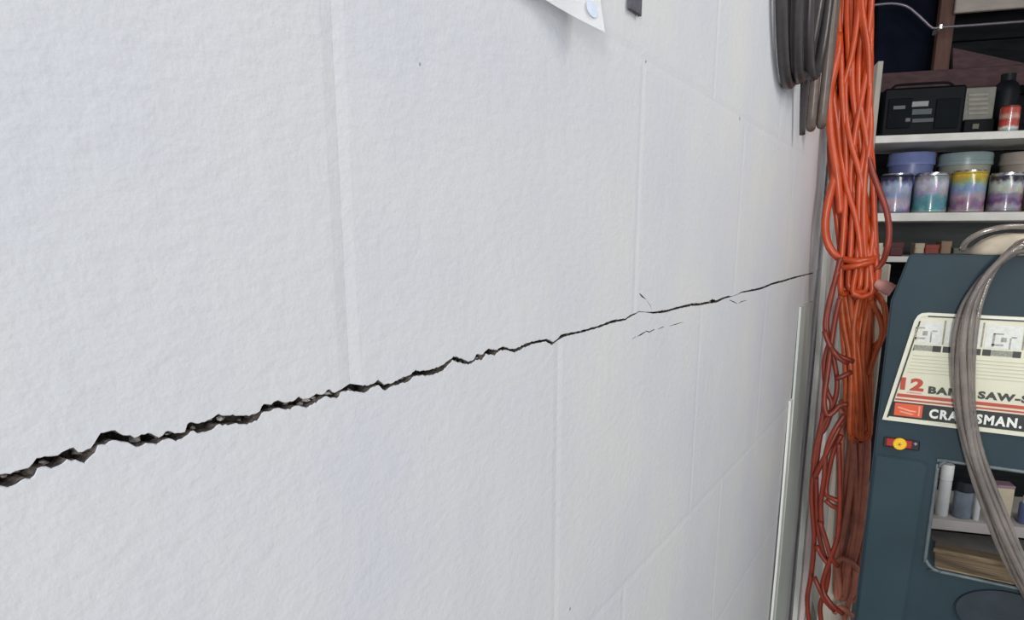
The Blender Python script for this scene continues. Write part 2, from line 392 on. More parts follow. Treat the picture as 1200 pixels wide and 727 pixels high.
vs = [(a.y, 1.95), (b.y, 1.95), (b.y, b.z), (b.y-.006, b.z+.001), (a.y, onwall(734, 11).z)]
A = [bm.verts.new((.0015, p[0], p[1])) for p in vs]; f = bm.faces.new(A); r = bmesh.ops.extrude_face_region(bm, geom=[f])
for v in r['geom']:
    if isinstance(v, bmesh.types.BMVert): v.co.x = .0055
tag(obj('strap', bm, STRAP, base=(.002, a.y, 1.95)), 'dark grey flat strap end hanging at the top of the white wall', 'strap')

def hose(name, label, loops, tails, r, m):
    t = thing(name, label, 'hose', tuple(loops[0][0]))
    for l in loops:
        bm = BM(); tube(bm, l, r, 10, True, .02); obj('loop', bm, m, t, smooth=0)
    for l in tails:
        bm = BM(); tube(bm, l, lambda q: r*(1-.45*q), 10, False, .02); obj('hose_end', bm, m, t, smooth=0)
    return t
def oval(cy, cz, ry, rz, x, wob=0., n=18, ph=0):
    return [(x+wob*math.sin(2*k*2*math.pi/n+ph), cy+ry*math.cos(2*math.pi*k/n), cz+rz*math.sin(2*math.pi*k/n)*(1.15 if math.sin(2*math.pi*k/n) < 0 else 1)) for k in range(n)]
lp = []
for k, (yl, yr, zb, x) in enumerate(((1.29, 1.65, 1.690, .014), (1.33, 1.63, 1.70, .036), (1.38, 1.66, 1.705, .020), (1.44, 1.64, 1.712, .046))):
    cz = 2.06; lp.append(oval((yl+yr)/2, cz, (yr-yl)/2, (cz-zb)/1.15, x, .004, ph=k))
q = onwall(940, 158, .02)
hose('hose_coil', 'dark grey rubber hose coiled in long loops on the white wall', lp, [[(.03, q.y-.10, 1.80), (.028, q.y-.07, 1.745), (.022, q.y-.03, 1.69), (.02, q.y, q.z)]], .0105, RUB)
lp = []
for k, (yc, ry, zb, x) in enumerate(((1.745, .024, 1.645, .018), (1.75, .024, 1.65, .041))):
    cz = 2.02; lp.append(oval(yc, cz, ry, (cz-zb)/1.15, x, .003, ph=k))
hose('narrow_hose_loop', 'brownish grey hose loop hanging between the grey coil and orange cords', lp, [], .0105, RUB2)
STEEL = mat('dull_steel', '8c8c8c', .4, 1., var=.1)
for nm, y_, z_, lab in (('wall_hook', 1.47, 2.37, 'steel hook holding the grey hose coil'), ('wall_hook', 1.747, 2.36, 'steel hook holding the brownish hose loop')):
    bm = BM(); tube(bm, [(-.005, y_, z_), (.03, y_, z_-.003), (.065, y_, z_), (.072, y_, z_+.02)], .004, 8)
    tag(obj(nm, bm, STEEL, base=(0, y_, z_), smooth=0), lab, 'hook')

# ---------------------------------------------------------------- strips standing in the corner
def lean(name, label, cat, m, p_top, p_bot, width, thick, group=None):
    """a flat strip standing on the floor and leaning on the wall: near-edge top and foot points"""
    a, b = Vector(p_top), Vector(p_bot); d = (b-a); b = a+d*(a.z/(a.z-b.z)); b.z = .001
    bm = BM(); n = 8; rows = []
    wv = Vector((0, width, 0)); tv = Vector((thick, 0, 0))
    for i in range(n+1):
        p = a.lerp(b, i/n); bow = tv.normalized()*(.004*math.sin(math.pi*i/n))
        rows.append([bm.verts.new(q) for q in (p+bow, p+wv+bow, p+wv+tv+bow, p+tv+bow)])
    for r0, r1 in zip(rows, rows[1:]):
        for k in range(4): bm.faces.new((r0[k], r0[(k+1) % 4], r1[(k+1) % 4], r1[k]))
    bm.faces.new(rows[0][::-1]); bm.faces.new(rows[-1])
    return tag(obj(name, bm, m, base=tuple(b)), label, cat, group)
SHEETM = mat('grey_green_plastic', 'c6cec8', .35, var=.08, scale=6, stretch=(1, 1, .2))
WSTRIP = mat('white_strip', 'dfe2dc', .5, var=.06, scale=12, stretch=(6, 6, .4))
PSTRIP = mat('pinkish_strip', 'e2d4d4', .6, var=.18, scale=14, bump=.2, stretch=(6, 6, .5))
q = onwall(936, 360); lean('plastic_strip', 'grey green plastic strip standing against the wall beside the corner', 'strip', SHEETM, (.0008, q.y, q.z), (.0016, q.y, .3), .20, .006)
q = onwall(924, 470); lean('white_strip', 'short white strip standing against the wall left of the grey green one', 'strip', WSTRIP, (.0008, q.y, q.z), (.0012, q.y-.02, .3), .035, .006)
lean('white_batten', 'tall white batten leaning in the corner beside the grey green strip', 'batten', WSTRIP, (.001, 2.16, 2.1), (.022, 2.16, .2), .05, .014)
lean('pinkish_batten', 'tall pinkish grey batten in the corner left of the cords', 'batten', PSTRIP, (.001, 2.25, 2.1), (.028, 2.25, .2), .045, .018)
PIPE = mat('pale_conduit', 'e8dadc', .4, var=.08)
t = thing('conduit', 'thin pale conduit running up the corner behind the orange cords', 'pipe', (.02, 2.335, 0))
bm = BM(); tube(bm, [(.022, 2.338, .001), (.022, 2.338, 1.2), (.022, 2.338, 2.49)], .011, 10, step=.2); obj('pipe', bm, PIPE, t, smooth=0)
for z_ in (1.325, .45, 2.1):
    bm = BM(); box(bm, (0, 2.323, z_-.012), (.036, 2.353, z_+.012), .004); obj('strap', bm, mat('mauve_strap', '8d7480', .5), t)

# ---------------------------------------------------------------- extension cords
ORANGE = mat('orange_vinyl', 'bb481f', .36, var=.12, scale=40, spec=.55)
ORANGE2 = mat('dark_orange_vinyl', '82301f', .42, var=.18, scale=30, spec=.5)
ORANGE_LOW = mat('lower_orange_vinyl', 'bd5528', .42, var=.2, scale=30, spec=.5)
PALEB = mat('pale_board_paint', 'c9c2b4', .6, var=.15, scale=12, stretch=(6, 6, .6))
RUST = mat('rusty_red_vinyl', 'c27a66', .5, var=.2, scale=25, spec=.4)
YC = 2.02
def cpath(px, dy=0.): return [tuple(at(p[0], p[1], YC+dy+(p[2] if len(p) > 2 else 0))) for p in px]
R_C = .0092
rc = random.Random(11)
def interp(tab, y):
    for (a, *va), (b, *vb) in zip(tab, tab[1:]):
        if y <= b or (b, *vb) == tab[-1]:
            t = max(0, min(1, (y-a)/(b-a))); return [p+(q-p)*t for p, q in zip(va, vb)]
def hank(tab, ylist, n, dy, spread, r, bm, seed, cross=.12):
    """a hank of long loops: strands run down and back up between the left and right bounds in tab"""
    rg = random.Random(seed); pts = []; slots = [(k+.5)/n for k in range(n)]; lay = [rg.uniform(-1, 1) for _ in range(n)]
    order = list(range(n)); rg.shuffle(order)
    for j, k in enumerate(order):
        yl = ylist if j % 2 == 0 else ylist[::-1]
        phs = rg.uniform(0, 6.28); off = rg.uniform(0, 14)
        for i, y in enumerate(yl):
            lo, hi = interp(tab, y); s = slots[k]+cross*math.sin(phs+y*.021)+rg.uniform(-.025, .025)
            s = max(.0, min(1., s)); end = (i == len(yl)-1)
            yy = y+(off if y > ylist[-2] else 0)
            pts.append(tuple(at(lo+(hi-lo)*s, yy, YC+dy+spread*max(-1, min(1, lay[k]+.35*math.sin(phs*2+y*.03))))))
    tube(bm, pts, r, 8, False, .014)
# bright orange cord: the long hank at the top, gathered twice
t = thing('extension_cord', 'bright orange extension cord hung in a long thick hank', 'cord', tuple(at(998, -150, YC)))
tabA = [(-170, 990, 1008), (-90, 980, 1019), (0, 982, 1021), (60, 983, 1020), (110, 976, 1019), (160, 973, 1020), (210, 975, 1023), (260, 981, 1025), (300, 985, 1027), (320, 985, 1028), (370, 986, 1022), (430, 991, 1020), (490, 992, 1020), (530, 1000, 1016)]
bm = BM(); hank(tabA, [-165, -90, 0, 60, 110, 160, 210, 260, 296, 318, 334], 30, 0, .026, R_C*.82, bm, 5, .2)
obj('cable', bm, ORANGE, t, smooth=0)
for px in ([(979,30,-.02),(974,48,-.03),(971,75,-.03),(975,105,-.02),(982,150,-.01),(986,205,-.01)], [(983,40,-.03),(982,60,-.04),(977,85,-.04),(972,115,-.03),(974,160,-.03),(981,205,-.03),(985,250,-.02)],
           [(981,195,-.02),(976,215,-.03),(970,240,-.035),(967,262,-.035),(969,282,-.03),(976,296,-.03),(988,306,-.02)],
           [(1014,170,-.02),(1022,200,-.03),(1031,225,-.03),(1039,248,-.03),(1042,270,-.03),(1040,290,-.03),(1034,308,-.02),(1024,318,-.02)]):
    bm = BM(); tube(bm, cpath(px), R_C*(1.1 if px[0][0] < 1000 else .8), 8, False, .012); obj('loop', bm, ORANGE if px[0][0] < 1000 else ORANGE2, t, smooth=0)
for k, (y_, lo, hi) in enumerate(((300, 986, 1027), (308, 986, 1026))):
    bm = BM(); c = at((lo+hi)/2, y_, YC); e = at(hi, y_, YC); rx = (e-c).length
    tube(bm, [(c.x+rx*math.cos(a*math.pi/7), c.y+.046*math.sin(a*math.pi/7), c.z+.012*math.sin(a*math.pi/7+k)) for a in range(14)], R_C*.9, 8, True, .012); obj('wrap', bm, ORANGE, t, smooth=0)
PLUG = mat('pale_pink_plug', 'c98f86', .5, var=.1)
bm = BM(); a, b = at(1026, 331, YC-.04), at(1046, 341, YC-.04); d = b-a
tube(bm, [a, a.lerp(b, .3), a.lerp(b, .6), b], lambda s: .009+.007*min(1, s*2.2), 10, False, .006); obj('plug', bm, PLUG, t, smooth=50)
t = thing('lower_orange_hank', 'browner orange lower hank hanging just below the gathered wraps', 'cord', tuple(at(1004, 325, YC)))  # lower part of the hank, modelled apart in a browner orange
bm = BM(); hank(tabA, [312, 340, 380, 410, 440, 475, 503], 24, .07, .022, R_C*.82, bm, 21, .2); obj('cable', bm, ORANGE_LOW, t, smooth=0)
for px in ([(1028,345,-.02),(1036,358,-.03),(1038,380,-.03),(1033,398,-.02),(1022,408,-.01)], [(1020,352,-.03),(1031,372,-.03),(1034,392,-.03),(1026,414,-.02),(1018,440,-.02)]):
    bm = BM(); tube(bm, cpath(px, .07), R_C*.82, 8, False, .012); obj('loop', bm, ORANGE_LOW, t, smooth=0)
q0, q1 = at(1000, 309, 2.22), at(1044, 309, 2.22)
bm = BM(); box(bm, (q0.x, 2.215, 0), (q1.x, 2.235, q0.z), .003); tag(obj('narrow_board', bm, PALEB, base=((q0.x+q1.x)/2, 2.225, 0)), 'narrow pale board standing behind the orange cords beside the saw', 'board')
# darker cord, chained down the left side
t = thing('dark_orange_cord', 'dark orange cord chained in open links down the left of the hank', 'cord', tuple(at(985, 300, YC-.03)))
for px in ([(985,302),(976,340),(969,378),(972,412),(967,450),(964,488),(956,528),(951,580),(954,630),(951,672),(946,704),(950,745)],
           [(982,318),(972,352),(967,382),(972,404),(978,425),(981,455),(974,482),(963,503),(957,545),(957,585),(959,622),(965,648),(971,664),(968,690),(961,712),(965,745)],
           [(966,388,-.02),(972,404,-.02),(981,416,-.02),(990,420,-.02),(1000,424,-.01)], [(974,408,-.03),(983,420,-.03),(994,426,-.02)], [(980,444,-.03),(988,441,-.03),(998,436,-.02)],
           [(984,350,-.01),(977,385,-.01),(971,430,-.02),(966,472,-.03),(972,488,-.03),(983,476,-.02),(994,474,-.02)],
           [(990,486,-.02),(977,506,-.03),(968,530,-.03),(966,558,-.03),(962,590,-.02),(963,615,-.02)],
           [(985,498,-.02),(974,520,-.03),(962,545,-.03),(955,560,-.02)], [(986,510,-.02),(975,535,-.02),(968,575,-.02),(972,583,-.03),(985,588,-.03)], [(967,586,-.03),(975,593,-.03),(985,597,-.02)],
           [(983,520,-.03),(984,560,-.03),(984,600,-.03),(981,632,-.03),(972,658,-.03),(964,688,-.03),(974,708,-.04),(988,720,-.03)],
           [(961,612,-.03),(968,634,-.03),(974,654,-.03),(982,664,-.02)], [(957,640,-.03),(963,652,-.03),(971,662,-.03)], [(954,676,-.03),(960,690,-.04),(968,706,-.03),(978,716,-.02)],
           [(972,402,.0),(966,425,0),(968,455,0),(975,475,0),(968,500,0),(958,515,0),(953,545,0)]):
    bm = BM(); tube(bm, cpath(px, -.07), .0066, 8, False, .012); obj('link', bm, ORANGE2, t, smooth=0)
# rusty red hank below
t = thing('rusty_red_cord', 'rusty red extension cord hank hanging below the bright orange one', 'cord', tuple(at(1000, 480, YC)))
tabC = [(470, 985, 1020), (520, 986, 1017), (580, 985, 1014), (640, 982, 1011), (665, 980, 1006), (720, 978, 1002)]
bm = BM(); hank(tabC, [478, 520, 560, 600, 640, 668, 690], 9, .162, .013, .0088, bm, 8, .2); obj('cable', bm, RUST, t, smooth=0)
for px in ([(980,660,-.02),(988,655,-.04),(998,660,-.04),(1005,668,-.02),(1002,676,0)], [(978,718,-.02),(986,712,-.04),(996,720,-.04),(1003,724,-.02)], [(985,470,-.03),(994,478,-.05),(1006,476,-.05),(1018,470,-.03)], [(984,480,-.03),(995,488,-.05),(1008,486,-.05),(1019,480,-.03)],
           [(1003,668,-.02),(1001,690,-.03),(995,706,-.03),(990,724,-.02),(992,745,-.02)]):
    bm = BM(); tube(bm, cpath(px, .165), .008, 8, False, .012); obj('wrap', bm, RUST, t, smooth=0)
bm = BM(); c = at(998, -158, YC); tube(bm, [(c.x, 2.37, c.z+.02), (c.x, YC+.1, c.z+.0), (c.x, YC, c.z-.02), (c.x, YC-.06, c.z+.01)], .006, 8)
tag(obj('cord_hook', bm, STEEL, base=(c.x, 2.36, c.z), smooth=0), 'steel hook above the orange extension cord hank', 'hook')

# ---------------------------------------------------------------- band saw
YS = 1.80
BLUE = mat('dark_blue_grey_enamel', '2c3d45', .5, spec=.22, var=.12, scale=7, bump=.08, bscale=300)
BLUE2 = mat('dark_blue_grey_panel', '2f4149', .5, spec=.22, var=.12, scale=7, bump=.08, bscale=300)
def S(px, py): p = at(px, py, YS); return p.x, p.z
XL = S(1044, 350)[0]; ZT = S(1120, 299)[1]; XR = XL+.60
ZTH1, ZTH0 = S(1100, 541)[1], S(1100, 668)[1]; XTH = S(1094, 600)[0]; ZB = .42; DS = .17
saw = thing('band_saw', 'dark blue grey band saw with a cream specification plate beside the cords', 'saw', ((XL+XR)/2, YS+DS/2, 0))
def arc(cx, cz, r, a0, a1, n=6): return [(cx+r*math.cos(math.radians(a0+(a1-a0)*k/n)), cz+r*math.sin(math.radians(a0+(a1-a0)*k/n))) for k in range(n+1)]
xc1 = S(1066, 300)[0]; zc1 = S(1044, 352)[1]
out = [(XL, ZB), (XR, ZB), (XR, ZTH0)] + [(XTH+.03, ZTH0)] + arc(XTH+.03, ZTH0+.03, .03, 270, 180) + arc(XTH+.022, ZTH1-.022, .022, 180, 90) + [(XR, ZTH1)] + arc(XR-.06, ZT-.06, .06, 0, 90) + [(xc1+.004, ZT), (xc1-.002, ZT-.004), (XL+.002, zc1+.006), (XL, zc1)]
bm = BM(); prism(bm, out, YS, YS+DS, .004); obj('housing', bm, BLUE, saw, smooth=35)
# lighter grey rim around the throat opening, and the dusty ledge inside it
rimp = [(XR-.02, ZTH0-.004), (XTH+.03, ZTH0-.004)] + arc(XTH+.03, ZTH0+.03, .034, 270, 180) + arc(XTH+.022, ZTH1-.022, .026, 180, 90) + [(XR-.02, ZTH1+.004)]
bm = BM(); tube(bm, [(p[0], YS-.001, p[1]) for p in rimp], .0042, 8, False, .01); obj('throat_rim', bm, mat('lighter_enamel_rim', '5d686c', .4, var=.25, scale=40), saw, smooth=0)
SAWD = mat('sawdust_on_metal', '8b7860', .9, var=.45, scale=30, bump=.4, stretch=(.4, 6, 1))
bm = BM(); box(bm, (XTH+.012, YS+.006, ZTH0-.002), (XR-.01, YS+DS-.004, ZTH0+.003), .002); obj('dusty_ledge', bm, SAWD, saw)
bm = BM(); box(bm, (XTH+.012, YS+DS*.55, ZTH0+.002), (XR-.02, YS+DS*.62, ZTH0+.012), .002); obj('ledge_rail', bm, SAWD, saw)
# door panel on the column
xa, za = S(1089, 545); z_top = S(1060, 537)[1]
pp = [(XL+.006, ZB+.03), (xa-.012, ZB+.03), (xa-.004, z_top-.03)] + arc(xa-.022, z_top-.02, .02, 0, 90) + [(XL+.006, z_top)]
bm = BM(); prism(bm, pp, YS-.006, YS+.001, .003); obj('column_door', bm, BLUE2, saw, smooth=35)
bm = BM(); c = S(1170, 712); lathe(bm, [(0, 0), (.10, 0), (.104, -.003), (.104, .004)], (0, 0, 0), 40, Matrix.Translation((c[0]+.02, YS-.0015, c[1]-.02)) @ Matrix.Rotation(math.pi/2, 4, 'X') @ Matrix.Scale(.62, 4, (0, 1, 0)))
obj('dark_oval', bm, mat('dark_oval_enamel', '232f38', .5, var=.2), saw, smooth=35)  # dark oval disc set on the lower housing
# blade and guide, right of the visible part
bm = BM(); box(bm, (XR-.13, YS+.08, ZTH0), (XR-.129, YS+.09, ZTH1)); obj('blade', bm, STEEL, saw)
bm = BM(); box(bm, (XR-.15, YS+.07, ZTH1-.10), (XR-.11, YS+.10, ZTH1+.01), .004); obj('blade_guide', bm, BLUE, saw)
for sx in (XL+.03, XR-.08):
    for sy in (YS+.02, YS+DS-.06):
        bm = BM(); box(bm, (sx, sy, 0), (sx+.05, sy+.04, ZB+.002), .003); obj('leg', bm, BLUE, saw)
# specification plate
CREAM = mat('cream_plate', 'd8d6bf', .4, var=.05, scale=14); FRAME = mat('pale_plate_frame', 'dcdccb', .3, var=.06)
BLACK = mat('black_print', '161b1c', .4, var=.1); RED = mat('red_print', 'b8442f', .45, var=.08); ORB = mat('orange_red_print', 'd85a35', .45, var=.06)
WHITE = mat('white_print', 'e6e8e2', .4, var=.03); OLIVE = mat('dark_olive_print', '31382f', .45, var=.1); GREYP = mat('grey_print', '8f9084', .5, var=.3, scale=300)
zp = lambda y: S(1075, y)[1]
ztop, zbot = S(1100, 367)[1], S(1060, 494.5)[1]
xtl, xbl = S(1076, 367)[0], S(1034, 491)[0]
xr_top, xr_bot = S(1262, 380)[0], S(1262, 515)[0]+.0
xleft = lambda z, d=0.: xbl+(xtl-xbl)*(z-zbot)/(ztop-zbot)+d
plate = thing('tmp', None, None); bpy.data.objects.remove(plate)
bm = BM(); rad = .02
sl = math.degrees(math.atan2(ztop-zbot, xtl-xbl))
outer = [(xbl, zbot), (xr_bot, zbot), (xr_bot, ztop)] + [(xtl+rad, ztop), (xtl+rad*.35, ztop-rad*.10), (xtl+rad*.0, ztop-rad*.38), (xtl-rad*.28, ztop-rad)]
inn = .0065
inner = [(xbl+inn*1.2, zbot+inn), (xr_bot-inn, zbot+inn), (xr_bot-inn, ztop-inn), (xtl+rad+.001, ztop-inn), (xtl+rad*.35+inn*.7, ztop-rad*.10-inn*.9), (xtl+inn, ztop-rad*.38-inn*.4), (xtl-rad*.28+inn, ztop-rad-.001)]
O1 = [bm.verts.new((p[0], YS-.0005, p[1])) for p in outer]; O2 = [bm.verts.new((p[0], YS-.005, p[1])) for p in outer]
I2 = [bm.verts.new((p[0], YS-.005, p[1])) for p in inner]; I1 = [bm.verts.new((p[0], YS-.0005, p[1])) for p in inner]
for A, B in ((O1, O2), (O2, I2), (I2, I1), (I1, O1)):
    for k in range(7): bm.faces.new((A[k], A[(k+1) % 7], B[(k+1) % 7], B[k]))
fr = obj('plate_frame', bm, FRAME, saw)
def quad(bm, z0, z1, xa_, xb_, y0=YS-.0026, th=.0005):
    """flat print: a thin slab between two heights; xa_ may be a function of z (the slanted side)"""
    fa = xa_ if callable(xa_) else (lambda z: xa_); fb = xb_ if callable(xb_) else (lambda z: xb_)
    prism(bm, [(fa(z0), z0), (fb(z0), z0), (fb(z1), z1), (fa(z1), z1)], y0, y0-th)
bm = BM(); prism(bm, [(p[0]-.001 if k in (0, 4, 5, 6) else p[0]+.001, p[1]) for k, p in enumerate(inner)], YS-.0003, YS-.0024); obj('plate_face', bm, CREAM, saw)
xi = lambda d: (lambda z: xleft(z, d))
# dark edge lines inside the frame
bm = BM(); quad(bm, zbot+inn, ztop-rad, xi(inn*1.15), xi(inn*1.15+.0035)); quad(bm, ztop-inn-.0035, ztop-inn, xtl+rad, xr_bot-inn); obj('plate_line', bm, OLIVE, saw)
# the picture row
PAPER = mat('pale_picture_print', 'd6d8d2', .4, var=.10, scale=120)
X = lambda px, py=400: S(px, py)[0]
zr1, zr0 = zp(376), zp(402); zb1, zb0 = zp(404), zp(411)
for a_, b_ in ((xi(.017), X(1103)), (X(1108), X(1148)), (X(1154), X(1197)), (X(1203), xr_bot-.012)):
    bm = BM(); quad(bm, zr0, zr1, a_, b_); obj('picture', bm, PAPER, saw)
for a_, b_ in ((xi(.014), X(1072)), (X(1094), X(1104)), (X(1106), X(1116)), (X(1136), X(1151)), (X(1153), X(1163)), (X(1189), X(1199))):
    bm = BM(); quad(bm, zb0, zb1, a_, b_); obj('caption_bar', bm, BLACK, saw)
for a_, b_ in ((X(1072), X(1094)), (X(1116), X(1136)), (X(1163), X(1189)), (X(1203), xr_bot-.012)):
    bm = BM(); quad(bm, zb0+.001, zb1-.0005, a_, b_); obj('caption_bar', bm, GREYP, saw)
for px_ in (1105.5, 1151, 1200):
    bm = BM(); quad(bm, zr0, zr1+.004, X(px_)-.0022, X(px_)+.0012); obj('divider_line', bm, GREYP, saw)
DOOD = mat('drawing_print', '9d9a94', .5, var=.35, scale=200)
for cx_, cz_ in ((1083, 389), (1128, 389), (1176, 391)):
    bm = BM(); ox, oz = X(cx_), zp(cz_)
    for dx_, dz_, w_, h_ in ((-.018, -.004, .004, .030), (-.010, .010, .018, .003), (.012, -.010, .003, .024), (-.010, -.014, .022, .004), (.0, -.002, .010, .010), (.018, .004, .010, .003)):
        quad(bm, oz+dz_-h_/2, oz+dz_+h_/2, ox+dx_-w_/2, ox+dx_+w_/2, YS-.0031, .0003)
    obj('drawing', bm, DOOD, saw)
# fine ruled table under the pictures
for k in range(6):
    bm = BM(); quad(bm, zp(417+k*4.0), zp(416.4+k*4.0), xi(.018), xr_bot-.014); obj('ruled_line', bm, mat('faint_rule_print', 'b9b89c', .5), saw)
# two red stripes, black band, emblem
bm = BM(); quad(bm, zp(467.0), zp(463.2), xi(.013), xr_bot-.008); obj('red_stripe', bm, RED, saw)
bm = BM(); quad(bm, zp(471.2), zp(469.2), xi(.012), xr_bot-.008); obj('red_stripe', bm, RED, saw)
zk1, zk0 = zp(473.0), zp(491.5)
bm = BM(); quad(bm, zk0, zk1, xi(.010), xr_bot-.007); obj('black_band', bm, BLACK, saw)
ze1, ze0 = zp(474.5), zp(489.3)
bm = BM(); quad(bm, ze0, ze1, X(1048, 482), X(1081, 482), YS-.0031); obj('emblem', bm, ORB, saw)
bm = BM(); PALE = mat('pale_orange_print', 'f0a184', .5)
ex0, ex1 = X(1048, 482), X(1081, 482); ew, eh = ex1-ex0, ze1-ze0
for pts in ([(.10, .62), (.55, .40), (.78, .40), (.78, .50), (.56, .52), (.12, .74)], [(.20, .30), (.60, .16), (.76, .22), (.60, .28), (.22, .40)], [(.86, .10), (.91, .14), (.91, .88), (.84, .92), (.86, .80)]):
    prism(bm, [(ex0+a_*ew, ze0+b_*eh) for a_, b_ in pts], YS-.0036, YS-.0039)
obj('emblem_mark', bm, PALE, saw)
finish('lettering', text_mesh('CRAFTSMAN.', X(1089, 484), X(1198, 495), zp(488.3), zp(477.2), YS-.0031, bold=.045, space=1.22), WHITE, saw)
finish('lettering', text_mesh('12', X(1055, 452), X(1083, 452), zp(458.4), zp(443.5), YS-.0026, bold=.05, space=1.1), RED, saw)
finish('lettering', text_mesh('BAND SAW-S', X(1088, 456), X(1207, 464), zp(460), zp(451.2), YS-.0026, bold=.055, space=1.15), OLIVE, saw)
bm = BM(); quad(bm, zp(461.6), zp(460.2), X(1063, 460), X(1080, 460)); obj('small_print', bm, mat('faint_red_print', 'cf9a8c', .5, scale=400, var=.4), saw)
# switch badge
bx0, bz1 = S(1036, 511.5); bx1, bz0 = S(1077, 528.5)
bm = BM(); box(bm, (bx0, YS-.004, bz0), (bx1, YS+.001, bz1), .002); bd = obj('badge', bm, BLACK, saw)
bm = BM(); box(bm, (bx0+.006, YS-.0055, bz0+.003), (S(1069, 520)[0], YS-.003, bz1-.002), .0015); obj('red_patch', bm, mat('red_badge', 'a8201c', .4), bd)
cx_, cz_ = S(1054.5, 520)
bm = BM(); lathe(bm, [(0, .003), (.0125, .003), (.0145, 0), (.0145, -.002)], (0, 0, 0), 24, Matrix.Translation((cx_, YS-.006, cz_)) @ Matrix.Rotation(math.pi/2, 4, 'X')); obj('yellow_disc', bm, mat('yellow_badge', 'f2c21c', .4, var=.04), bd, smooth=30)
bm = BM()
for k in range(5):
    a_ = math.radians(90+72*k); box(bm, (-.0008, -.0003, 0), (.0008, .0003, .0045), 0, Matrix.Translation((cx_, YS-.0092, cz_)) @ Matrix.Rotation(a_, 4, 'Y'))
obj('star_mark', bm, mat('amber_print', 'b98012', .5), bd)
cx_, cz_ = S(1073, 520); bm = BM()
box(bm, (cx_-.0035, YS-.005, cz_-.0009), (cx_+.0035, YS-.0038, cz_+.0009)); box(bm, (cx_-.0009, YS-.0052, cz_-.0035), (cx_+.0009, YS-.0038, cz_+.0035)); obj('cross_mark', bm, mat('grey_cross_print', 'a7a9a4', .5), bd)

# clear tubing hung over the saw
CLEAR = mat('clear_vinyl_tubing', 'aaa099', .1, var=.25, scale=20, trans=.62, spec=.8, coat=.6)
tub = thing('tubing_coil', 'clear grey vinyl tubing coil draped over the front of the band saw', 'tubing', tuple(at(1190, 300, YS-.02)))
ctr = [(1196,289),(1172,306),(1152,330),(1137,362),(1130,400),(1129,440),(1132,485),(1140,525),(1151,560),(1166,600),(1184,645),(1205,690),(1235,740),(1280,775),(1330,780)]
for k, (off, dep, seed) in enumerate(((-10.5, .014, 1), (-5, .026, 2), (0.5, .013, 3), (5.5, .027, 4), (11, .014, 5), (1, .038, 6))):
    rg = random.Random(seed); ph = rg.uniform(0, 6); pts = []
    for i, (x_, y_) in enumerate(ctr):
        p0, p1 = ctr[max(0, i-1)], ctr[min(len(ctr)-1, i+1)]; tx, ty = p1[0]-p0[0], p1[1]-p0[1]; l_ = math.hypot(tx, ty)
        fan = 1+.35*max(0, (y_-480)/250)-.15*(i == 0)
        o_ = (off+1.6*math.sin(ph+i*1.1))*fan
        pts.append(at(x_-ty/l_*-1*o_*-1, y_+tx/l_*-1*o_, YS-dep))
    top = pts[0]
    # over the top of the head to the right, down the far side, and closed below
    zt = ZT+.008+.006*(k % 3)
    pre = [(pts[-1].x+.10, YS-dep, pts[-1].z+.12), (pts[-1].x+.16, YS-dep, pts[-1].z+.38), (pts[-1].x+.13, YS-dep, ZT-.10), (pts[-1].x+.05, YS-dep*.6, ZT+.012), (XL+.36, YS+.03, zt+.004), (XL+.30, YS+.02+.004*k, zt+.004), (top.x+.03, YS-.006, zt-.002)]
    bm = BM(); tube(bm, [tuple(p) for p in pts]+pre, .0062, 10, True, .012); obj('tube_loop', bm, CLEAR, tub, smooth=0)
# the pale bowl lying on the saw head and a tubing loop over it
bx, bz = at(1186, 296, YS+.09).x, ZT
bowl = thing('pale_bowl', 'pale cream bowl upside down on top of the band saw under the tubing', 'bowl', (bx, YS+.10, bz))
bm = BM(); lathe(bm, [(.082, .0005), (.084, .004), (.076, .016), (.060, .032), (.038, .043), (.015, .047), (0, .047)], (bx, YS+.09, bz), 36); obj('shell', bm, mat('cream_plastic', 'cfc4b0', .45, var=.18, scale=22), bowl, smooth=0)
bm = BM(); lathe(bm, [(.079, .0105), (.0832, .011), (.0805, .014), (.077, .0145)], (bx, YS+.09, bz-.0085), 36); obj('rim', bm, mat('tan_rim', '9b8d78', .5), bowl, smooth=0)
bm = BM(); tube(bm, [(bx+.095*math.cos(a_), YS+.06+.01*math.sin(a_*2), bz+.009+.052*max(0, math.sin(a_))) for a_ in [math.pi*k/10 for k in range(11)]], .0062, 10, False, .01)
obj('tube_loop', bm, CLEAR, tub, smooth=0)

# ---------------------------------------------------------------- shelves behind the saw
PALES = mat('pale_grey_shelf_paint', 'd4d3cd', .55, var=.12, scale=14, bump=.1)
WSH = mat('white_shelf_paint', 'd2cbc9', .5, var=.08, scale=14)
PANEL = mat('pale_side_panel', 'aaa79d', .6, var=.15, scale=10)
un = thing('shelving_unit', 'pale grey open shelving unit behind the band saw', 'shelves', tuple(O_SH), RR)
u1 = 1.15; DP = .32
z1t, z1b = sh(1110, 156, 0)[1], sh(1110, 165, 0)[1]
z2t, z2b = sh(1110, 249, 0)[1], sh(1110, 259, 0)[1]
z3t = sh(1100, 301, 0)[1]; z4t = sh(1120, 611, 0)[1]; z4b = sh(1120, 623, 0)[1]
ztp = sh(1024, 72, 0)[1]
uL = sh(1020, 157, 0)[0]
def shbox(name, lo, hi, m, parent, bev=.0015):
    bm = BM(); box(bm, lo, hi, bev, MSH); return obj(name, bm, m, parent)
shbox('side_panel', (uL, 0, 0), (uL+.016, DP, ztp), PANEL, un)
shbox('side_panel', (u1, 0, 0), (u1+.016, DP, ztp), PANEL, un)
for zt_, zb_ in ((z1t, z1b), (z2t, z2b), (z3t, z3t-.018), (z4t, z4b), (.30, .28)):
    shbox('shelf', (uL+.016, .001, zb_), (u1, DP, zt_), WSH if zt_ == z4t else PALES, un)
